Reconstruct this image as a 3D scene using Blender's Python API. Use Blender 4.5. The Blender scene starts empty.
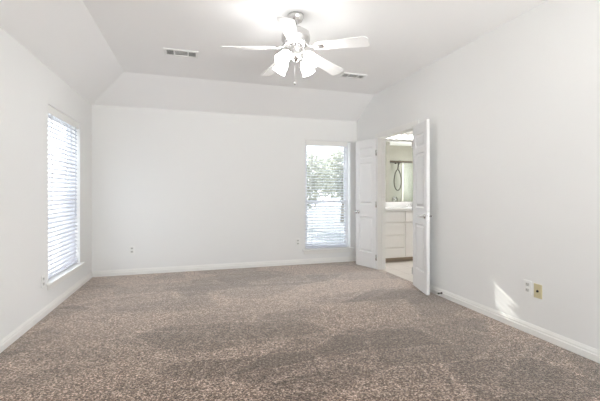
import bpy, bmesh, math, random
from mathutils import Vector, Matrix

S = bpy.context.scene
COL = S.collection
R = math.radians
PI = math.pi

# ------------------------------------------------------------------ camera
cam_d = bpy.data.cameras.new('camera')
cam_d.sensor_width = 36.0
cam_d.lens = 21.0
cam_d.shift_y = -0.0125
cam_d.clip_start = 0.05
cam = bpy.data.objects.new('camera', cam_d)
COL.objects.link(cam)
cam.location = (0, 0, 1.19)
cam.rotation_euler = (R(90), 0, R(-16.7))
S.camera = cam

# ------------------------------------------------------------------ world, sun, exposure
W = bpy.data.worlds.new('world')
S.world = W
W.use_nodes = True
bgn = W.node_tree.nodes['Background']
bgn.inputs[0].default_value = (0.87, 0.92, 1.0, 1)
bgn.inputs[1].default_value = 2.2

SUN_DIR = Vector((0.206, -1.0, -0.54)).normalized()
sun_d = bpy.data.lights.new('sun', 'SUN')
sun_d.energy = 6.5
sun_d.angle = R(0.18)
sun_d.color = (1.0, 0.96, 0.9)
sun = bpy.data.objects.new('sun', sun_d)
COL.objects.link(sun)
sun.location = (1.5, 12, 8)
sun.rotation_euler = SUN_DIR.to_track_quat('-Z', 'Y').to_euler()


def portal(name, loc, rot, sx, sy):
    d = bpy.data.lights.new(name, 'AREA')
    d.shape = 'RECTANGLE'
    d.size = sx
    d.size_y = sy
    d.cycles.is_portal = True
    o = bpy.data.objects.new(name, d)
    COL.objects.link(o)
    o.location = loc
    o.rotation_euler = rot
    return o


# daylight enters through the window openings (portals only guide the sky light)
portal('daylight_left', (-1.55, 4.56, 1.19), (0, R(-90), 0), 1.8, 1.05)
portal('daylight_back', (2.18, 5.74, 1.19), (R(-90), 0, 0), 0.86, 1.8)
rear_d = bpy.data.lights.new('fill_rear', 'AREA')   # added fill lamp behind the camera, tilted up to the ceiling
rear_d.shape = 'RECTANGLE'
rear_d.size = 2.3
rear_d.size_y = 2.1
rear_d.energy = 31.0
rear_d.spread = R(105)
rear_d.color = (1.0, 0.985, 0.96)
rear = bpy.data.objects.new('fill_rear', rear_d)
COL.objects.link(rear)
rear.location = (1.35, -1.66, 1.25)
rear.rotation_euler = (R(126), 0, 0)
bath_d = bpy.data.lights.new('fill_bathroom', 'AREA')   # added fill lamp at an unseen opening in the end wall
bath_d.shape = 'RECTANGLE'
bath_d.size = 1.0
bath_d.size_y = 1.0
bath_d.energy = 38.0
bath = bpy.data.objects.new('fill_bathroom', bath_d)
COL.objects.link(bath)
bath.location = (6.17, 5.05, 1.6)
bath.rotation_euler = (0, R(90), 0)

S.view_settings.view_transform = 'Standard'
S.view_settings.look = 'None'
S.view_settings.gamma = 1.0
S.view_settings.use_curve_mapping = False
S.view_settings.exposure = 1.08
S.cycles.max_bounces = 14
S.cycles.diffuse_bounces = 8
S.cycles.transparent_max_bounces = 24
S.cycles.sample_clamp_indirect = 8.0
S.cycles.caustics_reflective = False
S.cycles.caustics_refractive = False

# ------------------------------------------------------------------ materials


def srgb(r, g, b):
    def f(c):
        c /= 255.0
        return c / 12.92 if c <= 0.04045 else ((c + 0.055) / 1.055) ** 2.4
    return (f(r), f(g), f(b), 1)


def mat(name, col, rough=0.5, metal=0.0, bump=0.0, bscale=60.0, var=0.0, spec=0.5):
    m = bpy.data.materials.new(name)
    m.use_nodes = True
    nt = m.node_tree
    p = nt.nodes['Principled BSDF']
    p.inputs['Roughness'].default_value = rough
    p.inputs['Metallic'].default_value = metal
    p.inputs['Specular IOR Level'].default_value = spec
    tc = nt.nodes.new('ShaderNodeTexCoord')
    n = nt.nodes.new('ShaderNodeTexNoise')
    n.inputs['Scale'].default_value = bscale
    n.inputs['Detail'].default_value = 3
    nt.links.new(tc.outputs['Object'], n.inputs['Vector'])
    mx = nt.nodes.new('ShaderNodeMix')
    mx.data_type = 'RGBA'
    mx.inputs[6].default_value = tuple(c * (1 - var) for c in col[:3]) + (1,)
    mx.inputs[7].default_value = tuple(min(1, c * (1 + var)) for c in col[:3]) + (1,)
    nt.links.new(n.outputs['Fac'], mx.inputs[0])
    nt.links.new(mx.outputs[2], p.inputs['Base Color'])
    if bump:
        b = nt.nodes.new('ShaderNodeBump')
        b.inputs['Strength'].default_value = bump
        b.inputs['Distance'].default_value = 0.002
        nt.links.new(n.outputs['Fac'], b.inputs['Height'])
        nt.links.new(b.outputs['Normal'], p.inputs['Normal'])
    return m


def emis(name, col, strength):
    m = bpy.data.materials.new(name)
    m.use_nodes = True
    nt = m.node_tree
    p = nt.nodes['Principled BSDF']
    p.inputs['Base Color'].default_value = (0.9, 0.9, 0.88, 1)
    p.inputs['Roughness'].default_value = 0.3
    p.inputs['Emission Color'].default_value = col
    p.inputs['Emission Strength'].default_value = strength
    return m


def glass(name, tint=(0.97, 0.99, 0.98, 1), refl=0.08):
    m = bpy.data.materials.new(name)
    m.use_nodes = True
    nt = m.node_tree
    nt.nodes.clear()
    o = nt.nodes.new('ShaderNodeOutputMaterial')
    t = nt.nodes.new('ShaderNodeBsdfTransparent')
    t.inputs[0].default_value = tint
    g = nt.nodes.new('ShaderNodeBsdfGlossy')
    g.inputs['Roughness'].default_value = 0.02
    mx = nt.nodes.new('ShaderNodeMixShader')
    mx.inputs[0].default_value = refl
    nt.links.new(t.outputs[0], mx.inputs[1])
    nt.links.new(g.outputs[0], mx.inputs[2])
    nt.links.new(mx.outputs[0], o.inputs[0])
    return m


def carpet_mat():
    m = bpy.data.materials.new('carpet')
    m.use_nodes = True
    nt = m.node_tree
    L = nt.links.new
    p = nt.nodes['Principled BSDF']
    p.inputs['Roughness'].default_value = 1.0
    p.inputs['Specular IOR Level'].default_value = 0.05
    p.inputs['Sheen Weight'].default_value = 1.0
    p.inputs['Sheen Roughness'].default_value = 0.38
    p.inputs['Sheen Tint'].default_value = (0.95, 0.88, 0.82, 1)
    tc = nt.nodes.new('ShaderNodeTexCoord')

    def noise(scale, detail, rough=0.6, vec=None):
        n = nt.nodes.new('ShaderNodeTexNoise')
        n.inputs['Scale'].default_value = scale
        n.inputs['Detail'].default_value = detail
        n.inputs['Roughness'].default_value = rough
        L(vec or tc.outputs['Object'], n.inputs['Vector'])
        return n

    def ramp(src, stops):
        r = nt.nodes.new('ShaderNodeValToRGB')
        while len(r.color_ramp.elements) < len(stops):
            r.color_ramp.elements.new(0.5)
        for e, (pos, c) in zip(r.color_ramp.elements, stops):
            e.position = pos
            e.color = c
        L(src, r.inputs[0])
        return r

    grain = noise(60.0, 4.0, 0.8)
    tuft = nt.nodes.new('ShaderNodeTexVoronoi')      # single tufts of differently dyed yarn
    tuft.inputs['Scale'].default_value = 125.0
    L(tc.outputs['Object'], tuft.inputs['Vector'])
    ts = nt.nodes.new('ShaderNodeSeparateColor')
    L(tuft.outputs['Color'], ts.inputs[0])
    tm = nt.nodes.new('ShaderNodeMath')
    tm.operation = 'MULTIPLY_ADD'
    L(grain.outputs['Fac'], tm.inputs[0])
    tm.inputs[1].default_value = 1.5
    L(ts.outputs[0], tm.inputs[2])
    th = nt.nodes.new('ShaderNodeMath')
    th.operation = 'MULTIPLY'
    L(tm.outputs[0], th.inputs[0])
    th.inputs[1].default_value = 0.4
    gr = ramp(th.outputs[0], [(0.24, srgb(28, 18, 14)), (0.42, srgb(84, 67, 57)),
                              (0.58, srgb(132, 113, 100)), (0.78, srgb(222, 201, 186))])
    # brushed areas left by the vacuum cleaner, nap shading painted as colour
    fac = None
    lines = []
    for rot, sc, seed in ((0.55, (1.0, 2.3, 1), 17.4), (-0.75, (0.95, 2.1, 1), 17.4 + 3.7)):
        mp = nt.nodes.new('ShaderNodeMapping')
        mp.inputs['Rotation'].default_value = (0, 0, rot)
        mp.inputs['Scale'].default_value = sc
        mp.inputs['Location'].default_value = (seed, seed * 0.7, 0)
        L(tc.outputs['Object'], mp.inputs['Vector'])
        wob = noise(4.5, 4)
        add = nt.nodes.new('ShaderNodeVectorMath')
        add.operation = 'MULTIPLY_ADD'
        L(wob.outputs['Color'], add.inputs[0])
        add.inputs[1].default_value = (0.13, 0.13, 0)
        L(mp.outputs[0], add.inputs[2])
        v = nt.nodes.new('ShaderNodeTexVoronoi')
        v.feature = 'F1'
        v.inputs['Scale'].default_value = 1.0
        L(add.outputs[0], v.inputs['Vector'])
        ve = nt.nodes.new('ShaderNodeTexVoronoi')
        ve.feature = 'DISTANCE_TO_EDGE'
        ve.inputs['Scale'].default_value = 1.0
        L(add.outputs[0], ve.inputs['Vector'])
        line = ramp(ve.outputs['Distance'], [(0.0, (0.3, 0.3, 0.3, 1)), (0.045, (0, 0, 0, 1))])
        lines.append(line.outputs[0])
        sep = nt.nodes.new('ShaderNodeSeparateColor')
        L(v.outputs['Color'], sep.inputs[0])
        if fac is None:
            fac = sep.outputs[0]
        else:
            a = nt.nodes.new('ShaderNodeMath')
            a.operation = 'ADD'
            L(fac, a.inputs[0])
            L(sep.outputs[1], a.inputs[1])
            fac = a.outputs[0]
    dv = nt.nodes.new('ShaderNodeMath')
    dv.operation = 'DIVIDE'
    L(fac, dv.inputs[0])
    dv.inputs[1].default_value = 1.25
    soft = noise(9.0, 7, 0.75)
    sm = nt.nodes.new('ShaderNodeMath')
    sm.operation = 'MULTIPLY_ADD'
    L(soft.outputs['Fac'], sm.inputs[0])
    sm.inputs[1].default_value = 1.1
    L(dv.outputs[0], sm.inputs[2])
    top = sm.outputs[0]
    for ln in lines:       # lighter lines painted along the edges of the brushed strokes
        ad = nt.nodes.new('ShaderNodeMath')
        ad.operation = 'ADD'
        L(top, ad.inputs[0])
        L(ln, ad.inputs[1])
        top = ad.outputs[0]
    half = nt.nodes.new('ShaderNodeMath')
    half.operation = 'MULTIPLY'
    L(top, half.inputs[0])
    half.inputs[1].default_value = 0.5
    br = ramp(half.outputs[0], [(0.48, (0.60, 0.59, 0.58, 1)), (0.84, (1.50, 1.50, 1.50, 1))])
    mul = nt.nodes.new('ShaderNodeMix')
    mul.data_type = 'RGBA'
    mul.blend_type = 'MULTIPLY'
    mul.inputs[0].default_value = 1.0
    L(gr.outputs[0], mul.inputs[6])
    L(br.outputs[0], mul.inputs[7])
    L(mul.outputs[2], p.inputs['Base Color'])
    b = nt.nodes.new('ShaderNodeBump')
    b.inputs['Strength'].default_value = 0.6
    b.inputs['Distance'].default_value = 0.008
    L(grain.outputs['Fac'], b.inputs['Height'])
    L(b.outputs['Normal'], p.inputs['Normal'])
    return m


def tile_mat(name, c1, c2, scale, w, h, mortar):
    m = bpy.data.materials.new(name)
    m.use_nodes = True
    nt = m.node_tree
    p = nt.nodes['Principled BSDF']
    p.inputs['Roughness'].default_value = 0.35
    tc = nt.nodes.new('ShaderNodeTexCoord')
    b = nt.nodes.new('ShaderNodeTexBrick')
    b.offset = 0.0
    b.inputs['Color1'].default_value = c1
    b.inputs['Color2'].default_value = c1
    b.inputs['Mortar'].default_value = c2
    b.inputs['Scale'].default_value = scale
    b.inputs['Mortar Size'].default_value = mortar
    b.inputs['Brick Width'].default_value = w
    b.inputs['Row Height'].default_value = h
    nt.links.new(tc.outputs['Object'], b.inputs['Vector'])
    nt.links.new(b.outputs['Color'], p.inputs['Base Color'])
    return m


M = {
    'wall': mat('wall_paint', srgb(238, 238, 237), 0.85, bump=0.12, bscale=140, spec=0.25),
    'ceiling': mat('ceiling_paint', srgb(247, 247, 247), 0.9, bump=0.15, bscale=120, spec=0.2),
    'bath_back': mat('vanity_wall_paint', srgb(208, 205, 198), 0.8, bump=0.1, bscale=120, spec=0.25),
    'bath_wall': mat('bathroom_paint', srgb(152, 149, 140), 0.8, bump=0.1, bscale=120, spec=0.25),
    'trim': mat('white_trim_paint', srgb(240, 239, 236), 0.35),
    'door': mat('white_door_paint', srgb(238, 238, 238), 0.4, bump=0.04, bscale=30),
    'vinyl': mat('white_vinyl', srgb(236, 237, 240), 0.35),
    'slat': mat('white_blind_slat', srgb(236, 237, 242), 0.45),
    'cord': mat('white_cord', srgb(205, 207, 215), 0.8),
    'plate': mat('white_plastic', srgb(240, 240, 238), 0.35),
    'almond': mat('almond_plastic', srgb(206, 196, 160), 0.4, var=0.03),
    'slot': mat('dark_socket_holes', srgb(70, 68, 64), 0.6),
    'frame': mat('satin_shower_frame', srgb(196, 193, 182), 0.5),
    'receptacle': mat('grey_white_receptacle', srgb(208, 207, 204), 0.4),
    'black': mat('black_hole', srgb(18, 17, 15), 0.6),
    'chrome': mat('brushed_nickel', srgb(222, 221, 220), 0.26, metal=1.0),
    'dark_metal': mat('dark_bronze', srgb(66, 58, 50), 0.4, metal=0.8),
    'blade': mat('white_fan_blade', srgb(240, 240, 240), 0.4),
    'vent': mat('white_vent_metal', srgb(238, 238, 237), 0.45),
    'vent_gap': mat('grey_vent_opening', srgb(120, 120, 120), 0.8),
    'cabinet': mat('white_cabinet_paint', srgb(242, 240, 237), 0.45),
    'toe': mat('brown_toe_kick', srgb(175, 160, 144), 0.7),
    'counter': mat('white_cultured_marble', srgb(243, 242, 240), 0.2, var=0.02, bscale=8),
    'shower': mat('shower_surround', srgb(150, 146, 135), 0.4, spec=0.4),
    'tub': mat('white_tub_enamel', srgb(238, 237, 233), 0.15),
    'grass': mat('outdoor_paving', srgb(190, 190, 186), 0.9, var=0.15, bscale=3),
    'lawn': mat('lawn_turf', srgb(104, 108, 110), 0.9, var=0.25, bscale=5),
    'leaf': mat('tree_leaf', srgb(158, 158, 148), 0.6, var=0.35, bscale=6),
    'bark': mat('tree_bark', srgb(150, 142, 132), 0.9, bump=0.8, bscale=30, var=0.2),
    'carpet': carpet_mat(),
    'tile': tile_mat('beige_floor_tile', srgb(210, 203, 195), srgb(190, 182, 173), 1.0, 0.3, 0.3, 0.006),
    'glass': glass('window_glass'),
    'shower_glass': glass('shower_glass', (0.92, 0.95, 0.93, 1), 0.10),
    'shade': emis('frosted_lamp_glass', (1.0, 0.985, 0.965, 1), 9.5),
    'bulb': emis('lit_bulb', (1.0, 0.985, 0.965, 1), 9.5),
    'vanity_bulb': emis('lit_vanity_bulb', (1.0, 0.98, 0.95, 1), 2.2),
}
_lp = M['leaf'].node_tree
_t = _lp.nodes.new('ShaderNodeBsdfTranslucent')
_t.inputs[0].default_value = srgb(188, 190, 176)
_mx = _lp.nodes.new('ShaderNodeMixShader')
_mx.inputs[0].default_value = 0.45
_lp.links.new(_lp.nodes['Principled BSDF'].outputs[0], _mx.inputs[1])
_lp.links.new(_t.outputs[0], _mx.inputs[2])
_lp.links.new(_mx.outputs[0], _lp.nodes['Material Output'].inputs[0])
_sp = M['slat'].node_tree            # thin slats glow a little when lit from outside
_t = _sp.nodes.new('ShaderNodeBsdfTranslucent')
_t.inputs[0].default_value = srgb(226, 228, 242)
_mx = _sp.nodes.new('ShaderNodeMixShader')
_mx.inputs[0].default_value = 0.16
_sp.links.new(_sp.nodes['Principled BSDF'].outputs[0], _mx.inputs[1])
_sp.links.new(_t.outputs[0], _mx.inputs[2])
_sp.links.new(_mx.outputs[0], _sp.nodes['Material Output'].inputs[0])
M['bulb'].cycles.emission_sampling = 'NONE'
mm = bpy.data.materials.new('mirror_silver')
mm.use_nodes = True
_p = mm.node_tree.nodes['Principled BSDF']
_p.inputs['Base Color'].default_value = (0.88, 0.9, 0.88, 1)
_p.inputs['Metallic'].default_value = 1.0
_p.inputs['Roughness'].default_value = 0.01
M['mirror'] = mm

# ------------------------------------------------------------------ mesh helpers


class MB:
    def __init__(self):
        self.bm = bmesh.new()

    def box(self, x0, x1, y0, y1, z0, z1, bevel=0.0, mtx=None):
        vs = [(x0, y0, z0), (x1, y0, z0), (x1, y1, z0), (x0, y1, z0),
              (x0, y0, z1), (x1, y0, z1), (x1, y1, z1), (x0, y1, z1)]
        fs = [(0, 3, 2, 1), (4, 5, 6, 7), (0, 1, 5, 4), (1, 2, 6, 5), (2, 3, 7, 6), (3, 0, 4, 7)]
        tmp = bmesh.new()
        v = [tmp.verts.new(c) for c in vs]
        for f in fs:
            tmp.faces.new([v[i] for i in f])
        if bevel:
            bmesh.ops.bevel(tmp, geom=list(tmp.edges), offset=bevel, segments=2, profile=0.5, affect='EDGES')
        self._merge(tmp, mtx)
        return self

    def _merge(self, tmp, mtx=None):
        if mtx is not None:
            bmesh.ops.transform(tmp, matrix=mtx, verts=list(tmp.verts))
        mp = {v: self.bm.verts.new(v.co) for v in tmp.verts}
        for f in tmp.faces:
            try:
                nf = self.bm.faces.new([mp[v] for v in f.verts])
                nf.smooth = f.smooth
            except ValueError:
                pass
        tmp.free()

    def poly(self, pts):
        self.bm.faces.new([self.bm.verts.new(p) for p in pts])
        return self

    def extrude_profile(self, prof, fn, a, b):
        """prof: closed 2-D outline; fn(p, t) -> 3-D point."""
        n = len(prof)
        A = [self.bm.verts.new(fn(p, a)) for p in prof]
        B = [self.bm.verts.new(fn(p, b)) for p in prof]
        for i in range(n):
            j = (i + 1) % n
            self.bm.faces.new((A[i], A[j], B[j], B[i]))
        self.bm.faces.new(A[::-1])
        self.bm.faces.new(B)
        return self

    def lathe(self, prof, seg=24, mtx=None, smooth=True, cap=True):
        """prof: list of (r, z) bottom to top or top to bottom."""
        tmp = bmesh.new()
        rings = []
        for r, z in prof:
            if r < 1e-6:
                rings.append([tmp.verts.new((0, 0, z))])
            else:
                rings.append([tmp.verts.new((r * math.cos(2 * PI * k / seg), r * math.sin(2 * PI * k / seg), z))
                              for k in range(seg)])
        for a, b in zip(rings, rings[1:]):
            for k in range(seg):
                k2 = (k + 1) % seg
                if len(a) == 1 and len(b) == 1:
                    continue
                if len(a) == 1:
                    f = tmp.faces.new((a[0], b[k2], b[k]))
                elif len(b) == 1:
                    f = tmp.faces.new((a[k], a[k2], b[0]))
                else:
                    f = tmp.faces.new((a[k], a[k2], b[k2], b[k]))
                f.smooth = smooth
        if cap:
            for rg in (rings[0], rings[-1]):
                if len(rg) > 1:
                    tmp.faces.new(rg)
        bmesh.ops.recalc_face_normals(tmp, faces=list(tmp.faces))
        self._merge(tmp, mtx)
        return self

    def tube(self, pts, r, seg=10, mtx=None):
        pts = [Vector(p) for p in pts]
        rad = r if isinstance(r, (list, tuple)) else [r] * len(pts)
        tmp = bmesh.new()
        rings = []
        up = None
        for i, p in enumerate(pts):
            t = (pts[min(i + 1, len(pts) - 1)] - pts[max(i - 1, 0)]).normalized()
            if up is None:
                up = Vector((0, 0, 1)) if abs(t.z) < 0.9 else Vector((1, 0, 0))
            x = t.cross(up)
            if x.length < 1e-5:
                up = Vector((1, 0, 0)) if abs(t.x) < 0.9 else Vector((0, 1, 0))
                x = t.cross(up)
            x.normalize()
            y = x.cross(t).normalized()
            up = y
            rings.append([tmp.verts.new(p + rad[i] * (math.cos(2 * PI * k / seg) * x + math.sin(2 * PI * k / seg) * y))
                          for k in range(seg)])
        for a, b in zip(rings, rings[1:]):
            for k in range(seg):
                k2 = (k + 1) % seg
                tmp.faces.new((a[k], a[k2], b[k2], b[k])).smooth = True
        tmp.faces.new(rings[0])
        tmp.faces.new(rings[-1])
        bmesh.ops.recalc_face_normals(tmp, faces=list(tmp.faces))
        self._merge(tmp, mtx)
        return self

    def build(self, name, material, parent=None, loc=(0, 0, 0), rot=(0, 0, 0), recalc=True):
        if recalc:
            bmesh.ops.recalc_face_normals(self.bm, faces=list(self.bm.faces))
        me = bpy.data.meshes.new(name)
        self.bm.to_mesh(me)
        self.bm.free()
        me.materials.append(material)
        o = bpy.data.objects.new(name, me)
        COL.objects.link(o)
        o.location = loc
        o.rotation_euler = rot
        if parent is not None:
            o.parent = parent
        return o


def tag(o, label, cat=None, group=None, kind=None):
    if label:
        o['label'] = label
    if cat:
        o['category'] = cat
    if group:
        o['group'] = group
    if kind:
        o['kind'] = kind
    return o


def thing(name, label, cat, loc=(0, 0, 0), rotz=0.0, group=None):
    o = bpy.data.objects.new(name, None)
    o.empty_display_size = 0.1
    COL.objects.link(o)
    o.location = loc
    o.rotation_euler = (0, 0, rotz)
    return tag(o, label, cat, group)


def struct(o, label=None):
    o['kind'] = 'structure'
    if label:
        o['label'] = label
    return o


def copy_thing(root):
    r = root.copy()
    COL.objects.link(r)
    for ch in list(root.children):
        c = ch.copy()
        COL.objects.link(c)
        c.parent = r
        for g in list(ch.children):
            d = g.copy()
            COL.objects.link(d)
            d.parent = c
    return r


# ------------------------------------------------------------------ room shell
XL, XR, YB, YF = -1.40, 2.72, 5.59, -1.70        # left, right, back, rear (behind the camera)
HS, HC = 2.44, 2.743                             # wall height at the slopes, flat ceiling
XS, YS = -0.87, 4.95                             # where the slopes meet the flat ceiling
WT = 0.15
WIN_L = (4.055, 5.065, 0.30, 2.08)               # Y0, Y1, Z0, Z1
WIN_B = (1.77, 2.59, 0.24, 2.08)                # X0, X1, Z0, Z1
DOOR = (3.88, 4.86, 2.055)

b = MB()
b.box(XL - WT, XR + 0.06, YF - WT, YB + WT, -0.12, 0.0)
struct(b.build('floor', M['carpet']), 'brown speckled carpet floor of the empty bedroom')

b = MB()
y0, y1, z0, z1 = WIN_L
b.box(XL - WT, XL, YF - WT, y0, 0, HS)
b.box(XL - WT, XL, y1, YB + WT, 0, HS)
b.box(XL - WT, XL, y0, y1, 0, z0)
b.box(XL - WT, XL, y0, y1, z1, HS)
struct(b.build('wall_left', M['wall']), 'white left bedroom wall with a tall window')

b = MB()
x0, x1, z0, z1 = WIN_B
b.box(XL, x0, YB, YB + WT, 0, HS)
b.box(x1, XR + 0.12, YB, YB + WT, 0, HS)
b.box(x0, x1, YB, YB + WT, 0, z0)
b.box(x0, x1, YB, YB + WT, z1, HS)
struct(b.build('wall_back', M['wall']), 'white back bedroom wall with a window at its right end')

b = MB()
d0, d1, dz = DOOR
b.box(XR, XR + 0.12, YF - WT, d0, 0, HC + 0.08)
b.box(XR, XR + 0.12, d0, d1, dz, HC + 0.08)
b.extrude_profile([(d1, 0), (YB, 0), (YB, HS + 0.02), (YS, HC + 0.08), (d1, HC + 0.08)],
                  lambda p, t: (t, p[0], p[1]), XR, XR + 0.12)
struct(b.build('wall_right', M['wall']), 'white right bedroom wall with the double door opening')

# rear wall behind the camera with an added opening for the fill lamp
b = MB()
RX0, RX1, RZ0, RZ1 = 0.15, 2.55, 0.15, 2.35
b.box(XL, RX0, YF - WT, YF, 0, HC + 0.08)
b.box(RX1, XR, YF - WT, YF, 0, HC + 0.08)
b.box(RX0, RX1, YF - WT, YF, 0, RZ0)
b.box(RX0, RX1, YF - WT, YF, RZ1, HC + 0.08)
struct(b.build('wall_rear', M['wall']), 'white rear bedroom wall behind the viewer')

b = MB()
A = b.bm.verts.new
v = {}
for k, (x, y, z) in {
    'a': (XS, YF - WT, HC), 'b': (XR + 0.12, YF - WT, HC), 'c': (XR + 0.12, YS, HC), 'd': (XS, YS, HC),
    'e': (XL, YF - WT, HS), 'f': (XL, YB, HS), 'g': (XR + 0.12, YB, HS),
    'h': (XL - WT, YF - WT, HS), 'i': (XL - WT, YB + WT, HS), 'j': (XR + 0.12, YB + WT, HS),
}.items():
    v[k] = A((x, y, z))
for f in ('abcd', 'eadf', 'dcgf', 'hefi', 'ifgj'):
    b.bm.faces.new([v[c] for c in f])
for f in b.bm.faces:
    f.normal_update()
    if f.normal.z < 0:
        f.normal_flip()
ceil = b.build('ceiling', M['ceiling'], recalc=False)
sol = ceil.modifiers.new('thick', 'SOLIDIFY')
sol.thickness = 0.12
sol.offset = 1
struct(ceil, 'white tray ceiling sloping down at the left and back walls')

# baseboards
PROF = [(0, 0), (0.016, 0), (0.016, 0.046), (0.010, 0.052), (0.010, 0.064), (0.005, 0.078), (0.003, 0.085), (0, 0.085)]
CW = 0.06      # door casing width
b = MB()
b.extrude_profile(PROF, lambda p, t: (XL + p[0], t, p[1]), YF, YB)
struct(b.build('baseboard_left', M['trim']), 'white baseboard along the left wall')
b = MB()
b.extrude_profile(PROF, lambda p, t: (t, YB - p[0], p[1]), XL + 0.015, XR - 0.015)
struct(b.build('baseboard_back', M['trim']), 'white baseboard along the back wall')
b = MB()
b.extrude_profile(PROF, lambda p, t: (XR - p[0], t, p[1]), YF, d0 - CW)
b.extrude_profile(PROF, lambda p, t: (XR - p[0], t, p[1]), d1 + CW, YB)
struct(b.build('baseboard_right', M['trim']), 'white moulded baseboard along the right wall')

# door casing and jamb lining
b = MB()
for xa, xb in ((XR - 0.014, XR), (XR + 0.12, XR + 0.134)):
    b.box(xa, xb, d0 - CW, d0, 0, dz + CW, 0.003)
    b.box(xa, xb, d1, d1 + CW, 0, dz + CW, 0.003)
    b.box(xa, xb, d0, d1, dz, dz + CW, 0.003)
b.box(XR - 0.005, XR + 0.125, d0, d0 + 0.018, 0, dz)
b.box(XR - 0.005, XR + 0.125, d1 - 0.018, d1, 0, dz)
b.box(XR - 0.005, XR + 0.125, d0 + 0.018, d1 - 0.018, dz - 0.018, dz)
b.box(XR + 0.045, XR + 0.08, d1 - 0.030, d1 - 0.018, 0, dz - 0.018)
b.box(XR + 0.045, XR + 0.08, d0 + 0.018, d0 + 0.030, 0, dz - 0.018)
struct(b.build('trim_1', M['trim']), 'white casing around the bathroom door opening')

# ------------------------------------------------------------------ windows


def make_window(name, label, w, h, loc, rotz, rail):
    """local: x along the wall, -y to the room, z up from the bottom of the opening; wall is WT thick."""
    root = bpy.data.objects.new(name, None)
    COL.objects.link(root)
    root.location = loc
    root.rotation_euler = (0, 0, rotz)
    struct(root, label)
    hw = w / 2
    ya, yb = 0.095, 0.145
    f = MB()
    f.box(-hw, -hw + 0.035, ya, yb, 0, h)
    f.box(hw - 0.035, hw, ya, yb, 0, h)
    f.box(-hw + 0.035, hw - 0.035, ya, yb, 0, 0.04)
    f.box(-hw + 0.035, hw - 0.035, ya, yb, h - 0.035, h)
    f.build('window_frame', M['vinyl'], root)
    iw = hw - 0.035
    for nm, za, zb, yo in (('lower_sash', 0.04, rail + 0.02, 0.102), ('upper_sash', rail - 0.02, h - 0.035, 0.124)):
        s = MB()
        s.box(-iw, -iw + 0.03, yo, yo + 0.02, za, zb)
        s.box(iw - 0.03, iw, yo, yo + 0.02, za, zb)
        s.box(-iw + 0.03, iw - 0.03, yo, yo + 0.02, za, za + 0.04)
        s.box(-iw + 0.03, iw - 0.03, yo, yo + 0.02, zb - 0.04, zb)
        so = s.build(nm, M['vinyl'], root)
        g = MB()
        g.box(-iw + 0.03, iw - 0.03, yo + 0.008, yo + 0.012, za + 0.04, zb - 0.04)
        g.build('glass_pane', M['glass'], so)
    st = MB()
    st.box(-hw, hw, -0.002, ya, -0.022, 0.004)
    st.box(-hw - 0.05, hw + 0.05, -0.045, 0.0, -0.022, 0.004, 0.004)
    st.build('window_sill', M['trim'], root)
    ap = MB()
    ap.box(-hw - 0.025, hw + 0.025, -0.014, 0.0, -0.075, -0.022, 0.003)
    ap.build('sill_apron', M['trim'], root)
    return root


lw = WIN_L[1] - WIN_L[0]
bw = WIN_B[1] - WIN_B[0]
make_window('window_1', 'tall white sash window in the left wall', lw, WIN_L[3] - WIN_L[2],
            (XL, (WIN_L[0] + WIN_L[1]) / 2, WIN_L[2]), R(90), 0.80)
make_window('window_2', 'tall white sash window in the back wall', bw, WIN_B[3] - WIN_B[2],
            ((WIN_B[0] + WIN_B[1]) / 2, YB, WIN_B[2]), 0, 0.80)
# added window behind the viewer, out of view, round the fill lamp
rw = bpy.data.objects.new('added_rear_window', None)
COL.objects.link(rw)
rw.location = ((RX0 + RX1) / 2, YF, RZ0)
struct(rw, 'added unseen window in the rear wall')
f = MB()
hw = (RX1 - RX0) / 2
hh = RZ1 - RZ0
for xa in (-hw, -hw / 3 - 0.02, hw / 3 - 0.02, hw - 0.04):
    f.box(xa, xa + 0.04, -0.12, -0.07, 0, hh)
f.box(-hw, hw, -0.12, -0.07, 0, 0.04)
f.box(-hw, hw, -0.12, -0.07, hh - 0.04, hh)
f.build('window_frame', M['vinyl'], rw)
for k in range(3):
    g = MB()
    xa = -hw + 0.04 + k * (2 * hw / 3) - (0.02 if k else 0)
    xb = -hw + (k + 1) * (2 * hw / 3) - (0.02 if k < 2 else 0.04)
    g.box(xa, xb, -0.098, -0.094, 0.04, hh - 0.04)
    g.build('glass_pane', M['glass'], rw)


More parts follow.
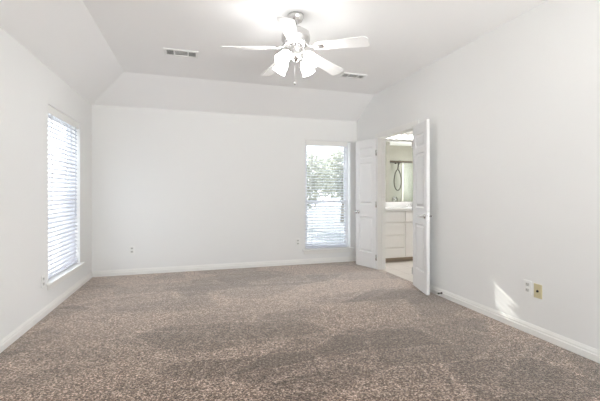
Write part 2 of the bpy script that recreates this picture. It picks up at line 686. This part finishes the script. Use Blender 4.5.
def make_blind(label, w, h, loc, rotz, yc, tilt, cord_x, wand_x):
    root = thing('window_blind', label, 'blind', loc, rotz, 'horizontal blinds at the windows')
    hw = w / 2
    hr = MB()
    hr.box(-hw, hw, yc - 0.026, yc + 0.026, h - 0.045, h - 0.004, 0.003)
    hr.build('head_rail', M['slat'], root)
    va = MB()
    va.box(-hw - 0.004, hw + 0.004, yc - 0.036, yc - 0.028, h - 0.090, h - 0.006, 0.003)
    va.build('valance', M['trim'], root)
    s = MB()
    z = 0.055
    pitch = 0.0475
    n = 0
    while z < h - 0.07:
        prof = []
        for t, sgn in ((0, 1), (1, -1)):
            for q in range(7):
                u = -1 + 2 * q / 6
                if t:
                    u = -u
                y = u * 0.025
                zz = 0.0035 * (1 - u * u) + (0.0011 if t == 0 else -0.0011)
                ca, sa = math.cos(tilt), math.sin(tilt)
                prof.append((y * ca - zz * sa, y * sa + zz * ca))
        s.extrude_profile(prof, lambda p, t, z=z: (t, yc + p[0], z + p[1]), -hw, hw)
        z += pitch
        n += 1
    s.build('slats', M['slat'], root)
    br = MB()
    br.box(-hw, hw, yc - 0.025, yc + 0.025, 0.010, 0.030, 0.003)
    br.build('bottom_rail', M['slat'], root)
    lc = MB()
    for x in (-hw + 0.12, hw - 0.12):
        for yy in (yc - 0.027, yc + 0.027):
            lc.tube([(x, yy, 0.03), (x, yy, h - 0.05)], 0.0012, 5)
    lc.build('ladder_cords', M['cord'], root)
    co = MB()
    co.tube([(cord_x, yc - 0.042, h - 0.08), (cord_x, yc - 0.043, h * 0.35)], 0.002, 6)
    co.tube([(cord_x + 0.012, yc - 0.042, h - 0.08), (cord_x + 0.012, yc - 0.043, h * 0.35)], 0.002, 6)
    co.lathe([(0.003, 0.03), (0.008, 0.005), (0.008, 0)], 10,
             Matrix.Translation((cord_x + 0.006, yc - 0.043, h * 0.35 - 0.025)))
    co.build('lift_cord', M['cord'], root)
    wa = MB()
    wa.tube([(wand_x, yc - 0.044, h - 0.085), (wand_x, yc - 0.046, h * 0.45)], 0.004, 8)
    wa.build('tilt_wand', M['plate'], root)
    return root


make_blind('white slatted blind over the window in the left wall', lw - 0.02, WIN_L[3] - WIN_L[2],
           (XL, (WIN_L[0] + WIN_L[1]) / 2, WIN_L[2] + 0.004), R(90), 0.045, R(44), lw / 2 - 0.16, -lw / 2 + 0.1)
make_blind('white slatted blind over the window in the back wall', bw - 0.075, WIN_B[3] - WIN_B[2],
           ((WIN_B[0] + WIN_B[1]) / 2 - 0.022, YB, WIN_B[2] + 0.004), 0, 0.045, R(13), bw / 2 - 0.14, -bw / 2 + 0.12)

# ------------------------------------------------------------------ double door leaves
LW, LH, LT = 0.462, 2.03, 0.036


def leaf_mesh(y0):
    """local: x from the hinge edge, thickness y0..y0+LT, z up."""
    m = MB()
    st = 0.085
    y1 = y0 + LT
    m.box(0, st, y0, y1, 0, LH, 0.0015)
    m.box(LW - st, LW, y0, y1, 0, LH, 0.0015)
    panels = [(0.235, 0.80), (1.00, 1.665), (1.735, 1.905)]
    prev = 0.0
    for za, zb in panels:
        m.box(st, LW - st, y0, y1, prev, za)
        prev = zb
        m.box(st, LW - st, y0 + 0.015, y1 - 0.015, za, zb)
        for ysurf, sgn in ((y0, 1), (y1, -1)):
            # moulding slope at the edge and raised field
            def ring(a, dep):
                return [(st + a, ysurf + sgn * dep, za + a), (LW - st - a, ysurf + sgn * dep, za + a),
                        (LW - st - a, ysurf + sgn * dep, zb - a), (st + a, ysurf + sgn * dep, zb - a)]
            rs = [ring(0.0, 0.0), ring(0.008, 0.014), ring(0.022, 0.014), ring(0.042, 0.003)]
            vv = [[m.bm.verts.new(p) for p in r] for r in rs]
            for a, c in zip(vv, vv[1:]):
                for k in range(4):
                    k2 = (k + 1) % 4
                    m.bm.faces.new((a[k], a[k2], c[k2], c[k]))
            m.bm.faces.new(vv[-1])
    m.box(st, LW - st, y0, y1, prev, LH)
    return m


def hinges(root, yk):
    for z in (0.18, 1.0, 1.80):
        h = MB()
        h.lathe([(0.0065, -0.045), (0.0065, 0.045)], 10, Matrix.Translation((-0.004, yk, z)))
        h.box(0.0, 0.003, yk - 0.012, yk + 0.012, z - 0.044, z + 0.044)
        h.build('hinge', M['chrome'], root)


KNOB = [(0.0, 0.062), (0.018, 0.060), (0.026, 0.050), (0.026, 0.042), (0.016, 0.032), (0.010, 0.024),
        (0.010, 0.010), (0.027, 0.008), (0.030, 0.0)]
dl = leaf_mesh(0.0).build('door_1', M['door'], None, (XR + 0.000, d1 - 0.004, 0.012), (0, 0, R(107.0)))
struct(dl, 'narrow white panel door leaf left of the bathroom opening, with a round knob')
hinges(dl, LT + 0.004)
k = MB()
k.lathe(KNOB, 18, Matrix.Translation((LW - 0.06, LT, 0.87)) @ Matrix.Rotation(R(-90), 4, 'X'))
k.lathe(KNOB, 18, Matrix.Translation((LW - 0.06, 0, 0.87)) @ Matrix.Rotation(R(90), 4, 'X'))
k.build('door_knob', M['chrome'], dl)

dr = leaf_mesh(-LT).build('door_2', M['door'], None, (XR - 0.006, d0 - 0.002, 0.012), (0, 0, R(254.5)))
struct(dr, 'narrow white panel door leaf folded back against the right wall, with lever handles')
hinges(dr, -LT - 0.004)
k = MB()
for ys, sg in ((-LT, -1), (0.0, 1)):
    mt = Matrix.Translation((LW - 0.06, ys, 0.905)) @ Matrix.Rotation(R(-90 * sg), 4, 'X')
    k.lathe([(0.028, 0.0), (0.026, 0.008), (0.011, 0.010), (0.010, 0.045), (0.0, 0.046)], 18, mt)
    yy = ys + sg * 0.042
    k.tube([(LW - 0.06, yy, 0.905), (LW - 0.10, yy + sg * 0.004, 0.905), (LW - 0.165, yy, 0.903)], [0.010, 0.009, 0.007], 10)
k.build('lever_handle', M['chrome'], dr)
k = MB()
k.box(LW, LW + 0.0015, -LT / 2 - 0.012, -LT / 2 + 0.012, 0.86, 0.95)
k.build('latch_plate', M['chrome'], dr)

# ------------------------------------------------------------------ bathroom
BX0, BX1, BY0, BY1, BH = XR + 0.12, 6.20, 3.60, 5.85, 2.44
b = MB()
b.box(XR + 0.06, BX1, BY0 - 0.1, BY1 + 0.1, -0.12, -0.002)
struct(b.build('floor_bathroom', M['tile']), 'beige bathroom floor tile beyond the doorway')
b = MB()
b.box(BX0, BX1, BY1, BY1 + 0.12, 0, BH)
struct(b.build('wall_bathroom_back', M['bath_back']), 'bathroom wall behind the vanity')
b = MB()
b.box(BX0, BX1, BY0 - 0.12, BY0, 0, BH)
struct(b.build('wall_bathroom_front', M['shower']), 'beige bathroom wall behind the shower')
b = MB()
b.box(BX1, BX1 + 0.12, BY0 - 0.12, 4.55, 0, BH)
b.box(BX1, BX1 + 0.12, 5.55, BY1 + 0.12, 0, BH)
b.box(BX1, BX1 + 0.12, 4.55, 5.55, 0, 1.1)  # opening added in the end wall for the bathroom fill lamp
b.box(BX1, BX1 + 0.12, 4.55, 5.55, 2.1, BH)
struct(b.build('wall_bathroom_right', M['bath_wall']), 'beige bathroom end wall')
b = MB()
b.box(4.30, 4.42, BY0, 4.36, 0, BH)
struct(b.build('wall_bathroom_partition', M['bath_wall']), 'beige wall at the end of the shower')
b = MB()
b.box(BX0, BX1 + 0.12, BY0 - 0.12, BY1 + 0.12, BH, BH + 0.1)
struct(b.build('ceiling_bathroom', M['ceiling']), 'bathroom ceiling')

# vanity
VF, VB = 5.30, BY1
van = thing('vanity_cabinet', 'white bathroom vanity cabinet with drawers seen through the door opening', 'cabinet', (BX0, VF, 0))
VW = 4.28 - BX0
b = MB()
b.box(0.0, 0.018, 0.0, VB - VF - 0.006, 0.075, 0.879)
b.box(VW - 0.018, VW, 0.0, VB - VF - 0.006, 0.075, 0.879)
b.box(0.018, VW - 0.018, 0.0, 0.018, 0.075, 0.879)
b.box(0.018, VW - 0.018, VB - VF - 0.018, VB - VF - 0.006, 0.075, 0.879)
b.box(0.018, VW - 0.018, 0.018, VB - VF - 0.018, 0.075, 0.093)
b.build('body', M['cabinet'], van)
b = MB()
b.box(0.0, VW, 0.06, VB - VF - 0.006, 0.0, 0.075)
b.build('toe_kick', M['toe'], van)
XB = 3.485 - BX0
for za, zb in ((0.09, 0.243), (0.263, 0.457), (0.477, 0.673), (0.693, 0.868)):
    b = MB()
    b.box(XB - 0.47, XB - 0.010, -0.022, 0.0, za, zb, 0.004)
    b.build('drawer', M['cabinet'], van)
for xa, xb in ((XB + 0.010, XB + 0.39), (XB + 0.404, XB + 0.787)):
    b = MB()
    b.box(xa, xb, -0.022, 0.0, 0.09, 0.673, 0.004)
    b.build('cabinet_door', M['cabinet'], van)
b = MB()
b.box(XB + 0.010, XB + 0.787, -0.022, 0.0, 0.693, 0.868, 0.004)
b.build('false_front', M['cabinet'], van)

ct = thing('vanity_countertop', 'white bathroom countertop with backsplash on the vanity cabinet', 'countertop', (BX0, VF, 0.88))
# slab with an oval basin
b = MB()
N = 40
cx, cy = 1.10, 0.27
top, rim = [], []
X0, X1, Y0, Y1 = 0.0, VW + 0.015, -0.025, VB - VF - 0.002
for kk in range(N):
    a = 2 * PI * kk / N
    ca, sa = math.cos(a), math.sin(a)
    t = min(((X1 - cx) / ca if ca > 0 else (X0 - cx) / ca) if abs(ca) > 1e-6 else 1e9,
            ((Y1 - cy) / sa if sa > 0 else (Y0 - cy) / sa) if abs(sa) > 1e-6 else 1e9)
    top.append(b.bm.verts.new((cx + t * ca, cy + t * sa, 0.04)))
    rim.append(b.bm.verts.new((cx + 0.23 * ca, cy + 0.17 * sa, 0.04)))
r2 = [b.bm.verts.new((cx + 0.20 * math.cos(2 * PI * q / N), cy + 0.14 * math.sin(2 * PI * q / N), -0.03)) for q in range(N)]
r3 = [b.bm.verts.new((cx + 0.10 * math.cos(2 * PI * q / N), cy + 0.07 * math.sin(2 * PI * q / N), -0.08)) for q in range(N)]
bot = [b.bm.verts.new((vv.co.x, vv.co.y, 0.0)) for vv in top]
for ra, rb in ((bot, top), (top, rim), (rim, r2), (r2, r3)):
    for q in range(N):
        q2 = (q + 1) % N
        b.bm.faces.new((ra[q], ra[q2], rb[q2], rb[q]))
b.bm.faces.new(r3)
b.build('counter_slab', M['counter'], ct)
b = MB()
b.box(0.0, VW + 0.015, VB - VF - 0.02, VB - VF, 0.04, 0.14, 0.003)
b.build('backsplash', M['counter'], ct)
fa = thing('sink_faucet', 'chrome faucet on the bathroom countertop below the mirror', 'faucet', (BX0 + cx, VF + 0.475, 0.921))
b = MB()
b.box(-0.08, 0.08, -0.025, 0.025, 0, 0.015, 0.004)
b.tube([(0, 0, 0.01), (0, 0, 0.07), (0, -0.04, 0.095), (0, -0.10, 0.085), (0, -0.115, 0.065)], [0.014, 0.013, 0.012, 0.011, 0.011])
b.build('spout', M['chrome'], fa)
for s in (-1, 1):
    b = MB()
    b.lathe([(0.017, 0.012), (0.016, 0.04), (0.0, 0.046)], 14, Matrix.Translation((0.06 * s, 0, 0)))
    b.tube([(0.06 * s, 0, 0.043), (0.105 * s, -0.01, 0.05)], [0.006, 0.005], 8)
    b.build('tap_handle', M['chrome'], fa)

mi = thing('vanity_mirror', 'frameless wall mirror over the bathroom vanity reflecting the shower', 'mirror', (3.58, BY1, 1.025))
b = MB()
b.box(-0.70, 0.70, -0.006, 0.0, 0, 1.145)
b.build('mirror_glass', M['mirror'], mi)
for za, zb in ((-0.004, 0.004), (1.141, 1.152)):
    b = MB()
    b.box(-0.705, 0.705, -0.010, 0.0, za, zb)
    b.build('mirror_channel', M['chrome'], mi)

lb = thing('vanity_light', 'chrome light bar with a row of lit round bulbs above the bathroom mirror', 'light', (3.70, BY1, 2.25))
b = MB()
b.box(-0.50, 0.57, -0.045, 0.0, -0.055, 0.055, 0.006)
b.build('back_plate', M['chrome'], lb)
for kk in range(7):
    x = 3.486 + (kk - 1) * 0.1415 - 3.70
    b = MB()
    b.lathe([(0.022, 0.0), (0.022, 0.02), (0.016, 0.024)], 14, Matrix.Translation((x, -0.045, 0)) @ Matrix.Rotation(R(90), 4, 'X'))
    so = b.build('socket', M['chrome'], lb)
    b = MB()
    pr = [(0.045 * math.sin(PI * q / 12), -0.045 * math.cos(PI * q / 12)) for q in range(13)]
    b.lathe(pr, 18, Matrix.Translation((x, -0.11, 0)) @ Matrix.Rotation(R(90), 4, 'X'), cap=False)
    b.build('bulb', M['vanity_bulb'], so)

# tub and shower seen in the mirror
tub = thing('bathtub', 'white bathtub behind the glass shower doors reflected in the mirror', 'bathtub', (4.425, BY0 + 0.004, 0))
b = MB()
TL, TW, TH = BX1 - 4.43, 0.76, 0.42


def rr(ix, iy, z, n=5, rad=0.08):
    pts = []
    for cxx, cyy, a0 in ((TL - ix - rad, TW - iy - rad, 0), (ix + rad, TW - iy - rad, 90), (ix + rad, iy + rad, 180), (TL - ix - rad, iy + rad, 270)):
        for q in range(n):
            a = R(a0 + 90 * q / (n - 1))
            pts.append((cxx + rad * math.cos(a), cyy + rad * math.sin(a), z))
    return pts


rings = [rr(0, 0, 0, rad=0.004), rr(0, 0, TH, rad=0.004), rr(0.07, 0.07, TH), rr(0.09, 0.09, TH - 0.04), rr(0.2, 0.14, 0.08)]
vv = [[b.bm.verts.new(p) for p in r] for r in rings]
for a, c in zip(vv, vv[1:]):
    for q in range(len(a)):
        q2 = (q + 1) % len(a)
        b.bm.faces.new((a[q], a[q2], c[q2], c[q]))
b.bm.faces.new(vv[-1])
b.build('tub_shell', M['tub'], tub)
sd = thing('shower_door', 'framed glass sliding shower door on the bathtub rim in the mirror', 'shower door', (4.42, BY0 + 0.70, TH))
b = MB()
b.box(0, TL, -0.03, 0.03, 1.50, 1.545, 0.004)
b.box(0, TL, -0.03, 0.03, 0.0, 0.025, 0.004)
b.build('track', M['dark_metal'], sd)
b = MB()
b.box(0.36, 0.40, -0.012, 0.012, 0.025, 1.50, 0.003)
b.box(TL - 0.04, TL, -0.012, 0.012, 0.025, 1.50, 0.003)
po = b.build('door_frame', M['frame'], sd)
b = MB()
b.box(0.40, TL - 0.04, -0.003, 0.003, 0.025, 1.50)
b.build('glass_pane', M['shower_glass'], po)
hs = thing('hand_shower', 'hand shower with looping hose on the shower wall seen in the mirror', 'shower', (5.05, BY0, 1.0))
b = MB()
b.lathe([(0.03, 0.0), (0.028, 0.012), (0.012, 0.014)], 14, Matrix.Translation((0, 0, 0.98)) @ Matrix.Rotation(R(-90), 4, 'X'))
b.tube([(0, 0.0, 0.98), (0, 0.09, 1.0), (0, 0.12, 0.99)], 0.012)
b.build('shower_arm', M['dark_metal'], hs)
b = MB()
b.tube([(0, 0.11, 0.80), (0, 0.12, 0.90), (0, 0.14, 0.97)], [0.012, 0.015, 0.02])
b.lathe([(0.0, -0.01), (0.05, -0.01), (0.055, 0.01), (0.03, 0.03), (0.0, 0.035)], 16,
        Matrix.Translation((0, 0.17, 0.985)) @ Matrix.Rotation(R(40), 4, 'X'))
b.build('shower_head', M['dark_metal'], hs)
b = MB()
pts = []
for q in range(25):
    t = q / 24
    a = PI * 2 * t
    pts.append((0.12 * math.sin(a) * (0.6 + 0.4 * math.sin(PI * t)), 0.10, 0.80 - 0.27 * (1 - math.cos(a))))
b.tube(pts, 0.012, 8)
b.build('hose', M['dark_metal'], hs)
sv = thing('shower_valve', 'round shower valve low on the shower wall seen in the mirror', 'valve', (5.03, BY0, 1.02))
b = MB()
b.lathe([(0.085, 0.0), (0.08, 0.012), (0.03, 0.02), (0.028, 0.06), (0.0, 0.065)], 20, Matrix.Rotation(R(-90), 4, 'X'))
b.build('valve_plate', M['chrome'], sv)
b = MB()
b.tube([(0, 0.055, 0), (0.02, 0.06, -0.08)], [0.012, 0.009])
b.build('valve_lever', M['chrome'], sv)

# ------------------------------------------------------------------ ceiling fan
FX, FY = 0.845, 2.945
fan = thing('ceiling_fan', 'white five-blade ceiling fan with four lit glass lamps', 'ceiling fan', (FX, FY, HC))
CA = R(-16.7)
b = MB()
b.lathe([(0.072, 0.0), (0.070, -0.02), (0.055, -0.05), (0.022, -0.07), (0.0, -0.07)], 28)
b.build('canopy', M['chrome'], fan)
b = MB()
b.tube([(0, 0, -0.06), (0, 0, -0.16)], 0.013, 14)
b.lathe([(0.022, -0.105), (0.028, -0.12), (0.022, -0.135)], 16)
b.build('downrod', M['chrome'], fan)
b = MB()
b.lathe([(0.0, -0.118), (0.05, -0.118), (0.085, -0.13), (0.118, -0.155), (0.125, -0.18), (0.125, -0.215), (0.112, -0.235),
         (0.112, -0.25), (0.085, -0.265), (0.0, -0.265)], 36)
b.build('motor_housing', M['chrome'], fan)


def blade_part(ang):
    rot = Matrix.Rotation(ang, 4, 'Z')
    arm = MB()
    arm.tube([(0.085, 0, -0.262), (0.13, 0, -0.285), (0.19, 0, -0.300)], [0.012, 0.011, 0.012], 8, rot)
    arm.box(0.17, 0.26, -0.032, 0.032, -0.3085, -0.3035, 0.002, rot @ Matrix.Translation((0.2, 0, -0.305)) @ Matrix.Rotation(R(-12), 4, 'X') @ Matrix.Translation((-0.2, 0, 0.305)))
    bl = MB()
    out = []
    L0, L1 = 0.185, 0.645
    hw0, hw1 = 0.050, 0.068
    rad = 0.035
    out += [(L0, -hw0 * 0.7), (L0 + 0.02, -hw0)]
    for q in range(7):
        a = R(-90 + 90 * q / 6)
        out.append((L1 - rad + rad * math.cos(a), -hw1 + rad + rad * math.sin(a)))
    for q in range(7):
        a = R(90 * q / 6)
        out.append((L1 - rad + rad * math.cos(a), hw1 - rad + rad * math.sin(a)))
    out += [(L0 + 0.02, hw0), (L0, hw0 * 0.7)]
    mt = rot @ Matrix.Translation((0.2, 0, -0.300)) @ Matrix.Rotation(R(5.0), 4, 'Y') @ Matrix.Rotation(R(-12), 4, 'X') @ Matrix.Translation((-0.2, 0, 0))
    tmp = MB()
    tmp.extrude_profile(out, lambda p, t: (p[0], p[1], t), -0.003, 0.003)
    bl._merge(tmp.bm, mt)
    bo = bl.build('blade', M['blade'], fan)
    arm.build('blade_bracket', M['chrome'], bo)


for q in range(5):
    blade_part(R(264 + 72 * q) + CA)

b = MB()
b.lathe([(0.0, -0.262), (0.05, -0.262), (0.062, -0.28), (0.058, -0.31), (0.048, -0.325), (0.055, -0.345), (0.050, -0.37),
         (0.025, -0.385), (0.018, -0.40), (0.0, -0.405)], 28)
b.build('switch_housing', M['chrome'], fan)
TUL = [(0.020, 0.0), (0.032, -0.012), (0.047, -0.045), (0.052, -0.075), (0.052, -0.095), (0.058, -0.115), (0.062, -0.125)]
for q in range(4):
    a = R(53 + 90 * q) + CA
    ca, sa = math.cos(a), math.sin(a)
    arm = MB()
    arm.tube([(0.045 * ca, 0.045 * sa, -0.345), (0.075 * ca, 0.075 * sa, -0.333), (0.10 * ca, 0.10 * sa, -0.345), (0.115 * ca, 0.115 * sa, -0.365)], 0.008, 8)
    mt = Matrix.Translation((0.112 * ca, 0.112 * sa, -0.360)) @ Matrix.Rotation(a, 4, 'Z') @ Matrix.Rotation(R(-42), 4, 'Y')
    arm.lathe([(0.0, 0.012), (0.020, 0.01), (0.024, -0.002), (0.022, -0.02)], 14, mt)
    ao = arm.build('lamp_arm', M['chrome'], fan)
    sh = MB()
    inner = [(r - 0.003, z) for r, z in TUL[::-1]]
    sh.lathe(TUL + inner, 24, mt, cap=False)
    sh.build('lamp_shade', M['shade'], ao)
    bu = MB()
    bu.lathe([(0.012, -0.01), (0.014, -0.03), (0.027, -0.06), (0.027, -0.078), (0.015, -0.095), (0.0, -0.098)], 16, mt)
    bu.build('bulb', M['bulb'], ao)
b = MB()
b.tube([(-0.015, -0.02, -0.39), (-0.015, -0.02, -0.59)], 0.0006, 5)
b.lathe([(0.0, 0.015), (0.008, 0.006), (0.008, -0.006), (0.0, -0.012)], 10, Matrix.Translation((-0.015, -0.02, -0.60)))
b.build('pull_chain', M['chrome'], fan)

# ------------------------------------------------------------------ ceiling vents


def vent(label, loc, w, d, rotz=0.0):
    root = thing('ceiling_vent', label, 'vent', loc, rotz, 'ceiling registers')
    hw, hd = w / 2, d / 2
    f = MB()
    fr = 0.028
    z0, z1 = -0.012, 0.0
    f.box(-hw, hw, -hd, -hd + fr, z0, z1, 0.003)
    f.box(-hw, hw, hd - fr, hd, z0, z1, 0.003)
    f.box(-hw, -hw + fr, -hd + fr, hd - fr, z0, z1, 0.003)
    f.box(hw - fr, hw, -hd + fr, hd - fr, z0, z1, 0.003)
    iw = hw - fr
    for x in (-iw * 0.48, iw * 0.48):
        f.box(x - 0.007, x + 0.007, -hd + fr, hd - fr, z0 + 0.001, z1)
    f.build('frame', M['vent'], root)
    g = MB()
    g.box(-iw, iw, -hd + fr, hd - fr, -0.002, 0.0)
    g.build('opening', M['vent_gap'], root)
    s = MB()
    n = 5
    for q in range(n):
        y = -hd + fr + (q + 0.5) * (2 * (hd - fr)) / n
        for xa, xb, t in ((-iw, -iw * 0.48 - 0.007, 35), (-iw * 0.48 + 0.007, iw * 0.48 - 0.007, 8), (iw * 0.48 + 0.007, iw, 35)):
            s.box(xa, xb, -0.008, 0.008, -0.0006, 0.0006, 0, Matrix.Translation((0, y, -0.007)) @ Matrix.Rotation(R(t), 4, 'X'))
    s.build('louvres', M['vent'], root)
    return root


vent('white ceiling register left of the fan, seen whole', (-0.145, 4.09, HC), 0.36, 0.19)
vent('white ceiling register right of the fan, beside a blade tip', (2.00, 4.23, HC), 0.34, 0.17)

# ------------------------------------------------------------------ wall plates


def duplex(label, loc, rotz):
    root = thing('wall_outlet', label, 'outlet', loc, rotz, 'white duplex outlets')
    b = MB()
    b.box(-0.036, 0.036, -0.006, 0.0, -0.058, 0.058, 0.002)
    b.build('cover_plate', M['plate'], root)
    for s in (-1, 1):
        b = MB()
        b.box(-0.017, 0.017, -0.0085, -0.005, s * 0.024 - 0.014, s * 0.024 + 0.014, 0.002)
        rc = b.build('receptacle', M['receptacle'], root)
        b = MB()
        b.box(-0.0085, -0.0055, -0.0092, -0.008, s * 0.024 - 0.003, s * 0.024 + 0.007)
        b.box(0.0055, 0.0085, -0.0092, -0.008, s * 0.024 - 0.003, s * 0.024 + 0.007)
        b.box(-0.0025, 0.0025, -0.0092, -0.008, s * 0.024 - 0.010, s * 0.024 - 0.006)
        b.build('socket_slots', M['slot'], rc)
    return root


o = duplex('white outlet on the back wall, left part, low above the baseboard', (-0.88, YB, 0.36), 0)
for lab, loc, rz in (
    ('white outlet on the back wall just left of the window', (1.64, YB, 0.375), 0),
    ('white outlet on the right wall, left of the almond cable plate', (XR, 2.30, 0.388), R(-90)),
    ('white outlet on the left wall below the near corner of the window', (XL, 3.93, 0.34), R(90)),
):
    c = copy_thing(o)
    c.location = loc
    c.rotation_euler = (0, 0, rz)
    c['label'] = lab
cp = thing('cable_plate', 'almond cable jack plate on the right wall beside the white outlet', 'wall plate', (XR, 2.207, 0.378), R(-90))
b = MB()
b.box(-0.036, 0.036, -0.006, 0.0, -0.058, 0.058, 0.002)
b.build('cover_plate', M['almond'], cp)
b = MB()
b.lathe([(0.010, 0.0), (0.010, 0.006), (0.006, 0.007), (0.006, 0.014), (0.0, 0.014)], 12, Matrix.Translation((0, -0.005, 0)) @ Matrix.Rotation(R(90), 4, 'X'))
b.build('cable_jack', M['black'], cp)

ds = thing('door_stop', 'small metal door stop on the right baseboard beside the door leaf', 'door stop', (XR - 0.0145, 3.37, 0.045), R(-90))
b = MB()
pts = []
for q in range(60):
    a = q * 0.75
    pts.append((0.006 * math.cos(a), -0.006 - 0.0006 * q, 0.006 * math.sin(a)))
b.tube(pts, 0.0013, 5)
b.lathe([(0.012, 0.0), (0.011, 0.005), (0.0, 0.007)], 12, Matrix.Rotation(R(90), 4, 'X'))
b.build('spring', M['dark_metal'], ds)
b = MB()
b.lathe([(0.007, 0.0), (0.008, 0.012), (0.0, 0.014)], 12, Matrix.Translation((0, -0.040, 0)) @ Matrix.Rotation(R(90), 4, 'X'))
b.build('rubber_tip', M['slot'], ds)

# ------------------------------------------------------------------ outdoors, seen through the blinds, plus an added tree
b = MB()
b.box(-16, XL - 0.8, -10, YB + 0.6, -0.45, -0.35)
b.box(XL - 0.8, 16, -12, YF - 0.8, -0.45, -0.35)
b.box(-16, -2.2, YB + 0.6, 40, -0.45, -0.35)
struct(b.build('ground', M['grass']), 'pale paving outside the windows')

b = MB()
b.box(-2.2, 24, YB + 0.6, 40, -0.45, -0.35)
struct(b.build('lawn', M['lawn']), 'grey green lawn outside the back window')

rng = random.Random(7)
PATCH = Vector((XR, 2.56, 0.215))


def beam_clear(p, s):
    """true when a leaf of size s at p leaves the small sunbeam to the right wall free"""
    q = PATCH + SUN_DIR * ((p.y - PATCH.y) / SUN_DIR.y)
    return abs(p.x - q.x) > 0.012 + s or abs(p.z - q.z) > 0.115 + s


def tree(label, loc, crown, rx, ry, rz, n, size, trunk_r, gap=0.0):
    root = thing('tree', label, 'tree', loc, 0, 'trees outside the back window')
    t = MB()
    cz = crown
    t.tube([(0, 0, -0.02), (0.03, 0.02, cz * 0.4), (-0.04, 0.0, cz * 0.8), (0.02, 0, cz + rz * 0.4)],
           [trunk_r * 1.3, trunk_r, trunk_r * 0.7, trunk_r * 0.2], 10)
    for q in range(6):
        a = q * 1.1
        t.tube([(0, 0, cz * 0.7), (rx * 0.35 * math.cos(a), ry * 0.35 * math.sin(a), cz), (rx * 0.7 * math.cos(a), ry * 0.7 * math.sin(a), cz + rz * 0.3)],
               [trunk_r * 0.4, trunk_r * 0.25, trunk_r * 0.08], 6)
    t.build('trunk', M['bark'], root)
    f = MB()
    L = Vector(loc)
    made = 0
    while made < n:
        d = Vector((rng.uniform(-1, 1), rng.uniform(-1, 1), rng.uniform(-1, 1)))
        if d.length > 1:
            continue
        p = Vector((d.x * rx, d.y * ry, cz + d.z * rz))
        made += 1
        s = size * rng.uniform(0.7, 1.3)
        if gap:
            if made % 3 == 0:      # small leaves packed round the gap that shapes the sunbeam
                t = (L.y + d.y * ry - PATCH.y) / SUN_DIR.y
                g = PATCH + SUN_DIR * t - L
                p = Vector((g.x + rng.uniform(-0.3, 0.3), d.y * ry, g.z + rng.uniform(-0.4, 0.4)))
                s = 0.03
            if not beam_clear(L + p, s * 0.7):
                continue
        u = Vector((rng.gauss(0, 1), rng.gauss(0, 1), rng.gauss(0, 1))).normalized()
        w = u.orthogonal().normalized()
        w2 = u.cross(w)
        bend = u * (s * 0.12)
        q = [p - w * s, p - w2 * s * 0.5 + bend, p + w * s, p + w2 * s * 0.5 + bend]
        vs = [f.bm.verts.new(x) for x in q]
        f.bm.faces.new((vs[0], vs[1], vs[2]))
        f.bm.faces.new((vs[0], vs[2], vs[3]))
    f.build('foliage', M['leaf'], root, recalc=False)
    return root


GZ = -0.35
tree('added leafy tree blocking the sun outside the back window', (1.36, 8.0, GZ), 2.95, 1.15, 0.7, 1.55, 7500, 0.10, 0.09, 1)  # added to keep the sun off the window except one narrow beam
tree('grey green tree beyond the blind of the back window, left', (4.5, 14.3, GZ), 2.15, 1.35, 1.0, 1.25, 2600, 0.09, 0.09)
tree('grey green tree beyond the blind of the back window, right', (7.45, 17.0, GZ), 2.45, 1.55, 1.0, 1.4, 3000, 0.10, 0.10)
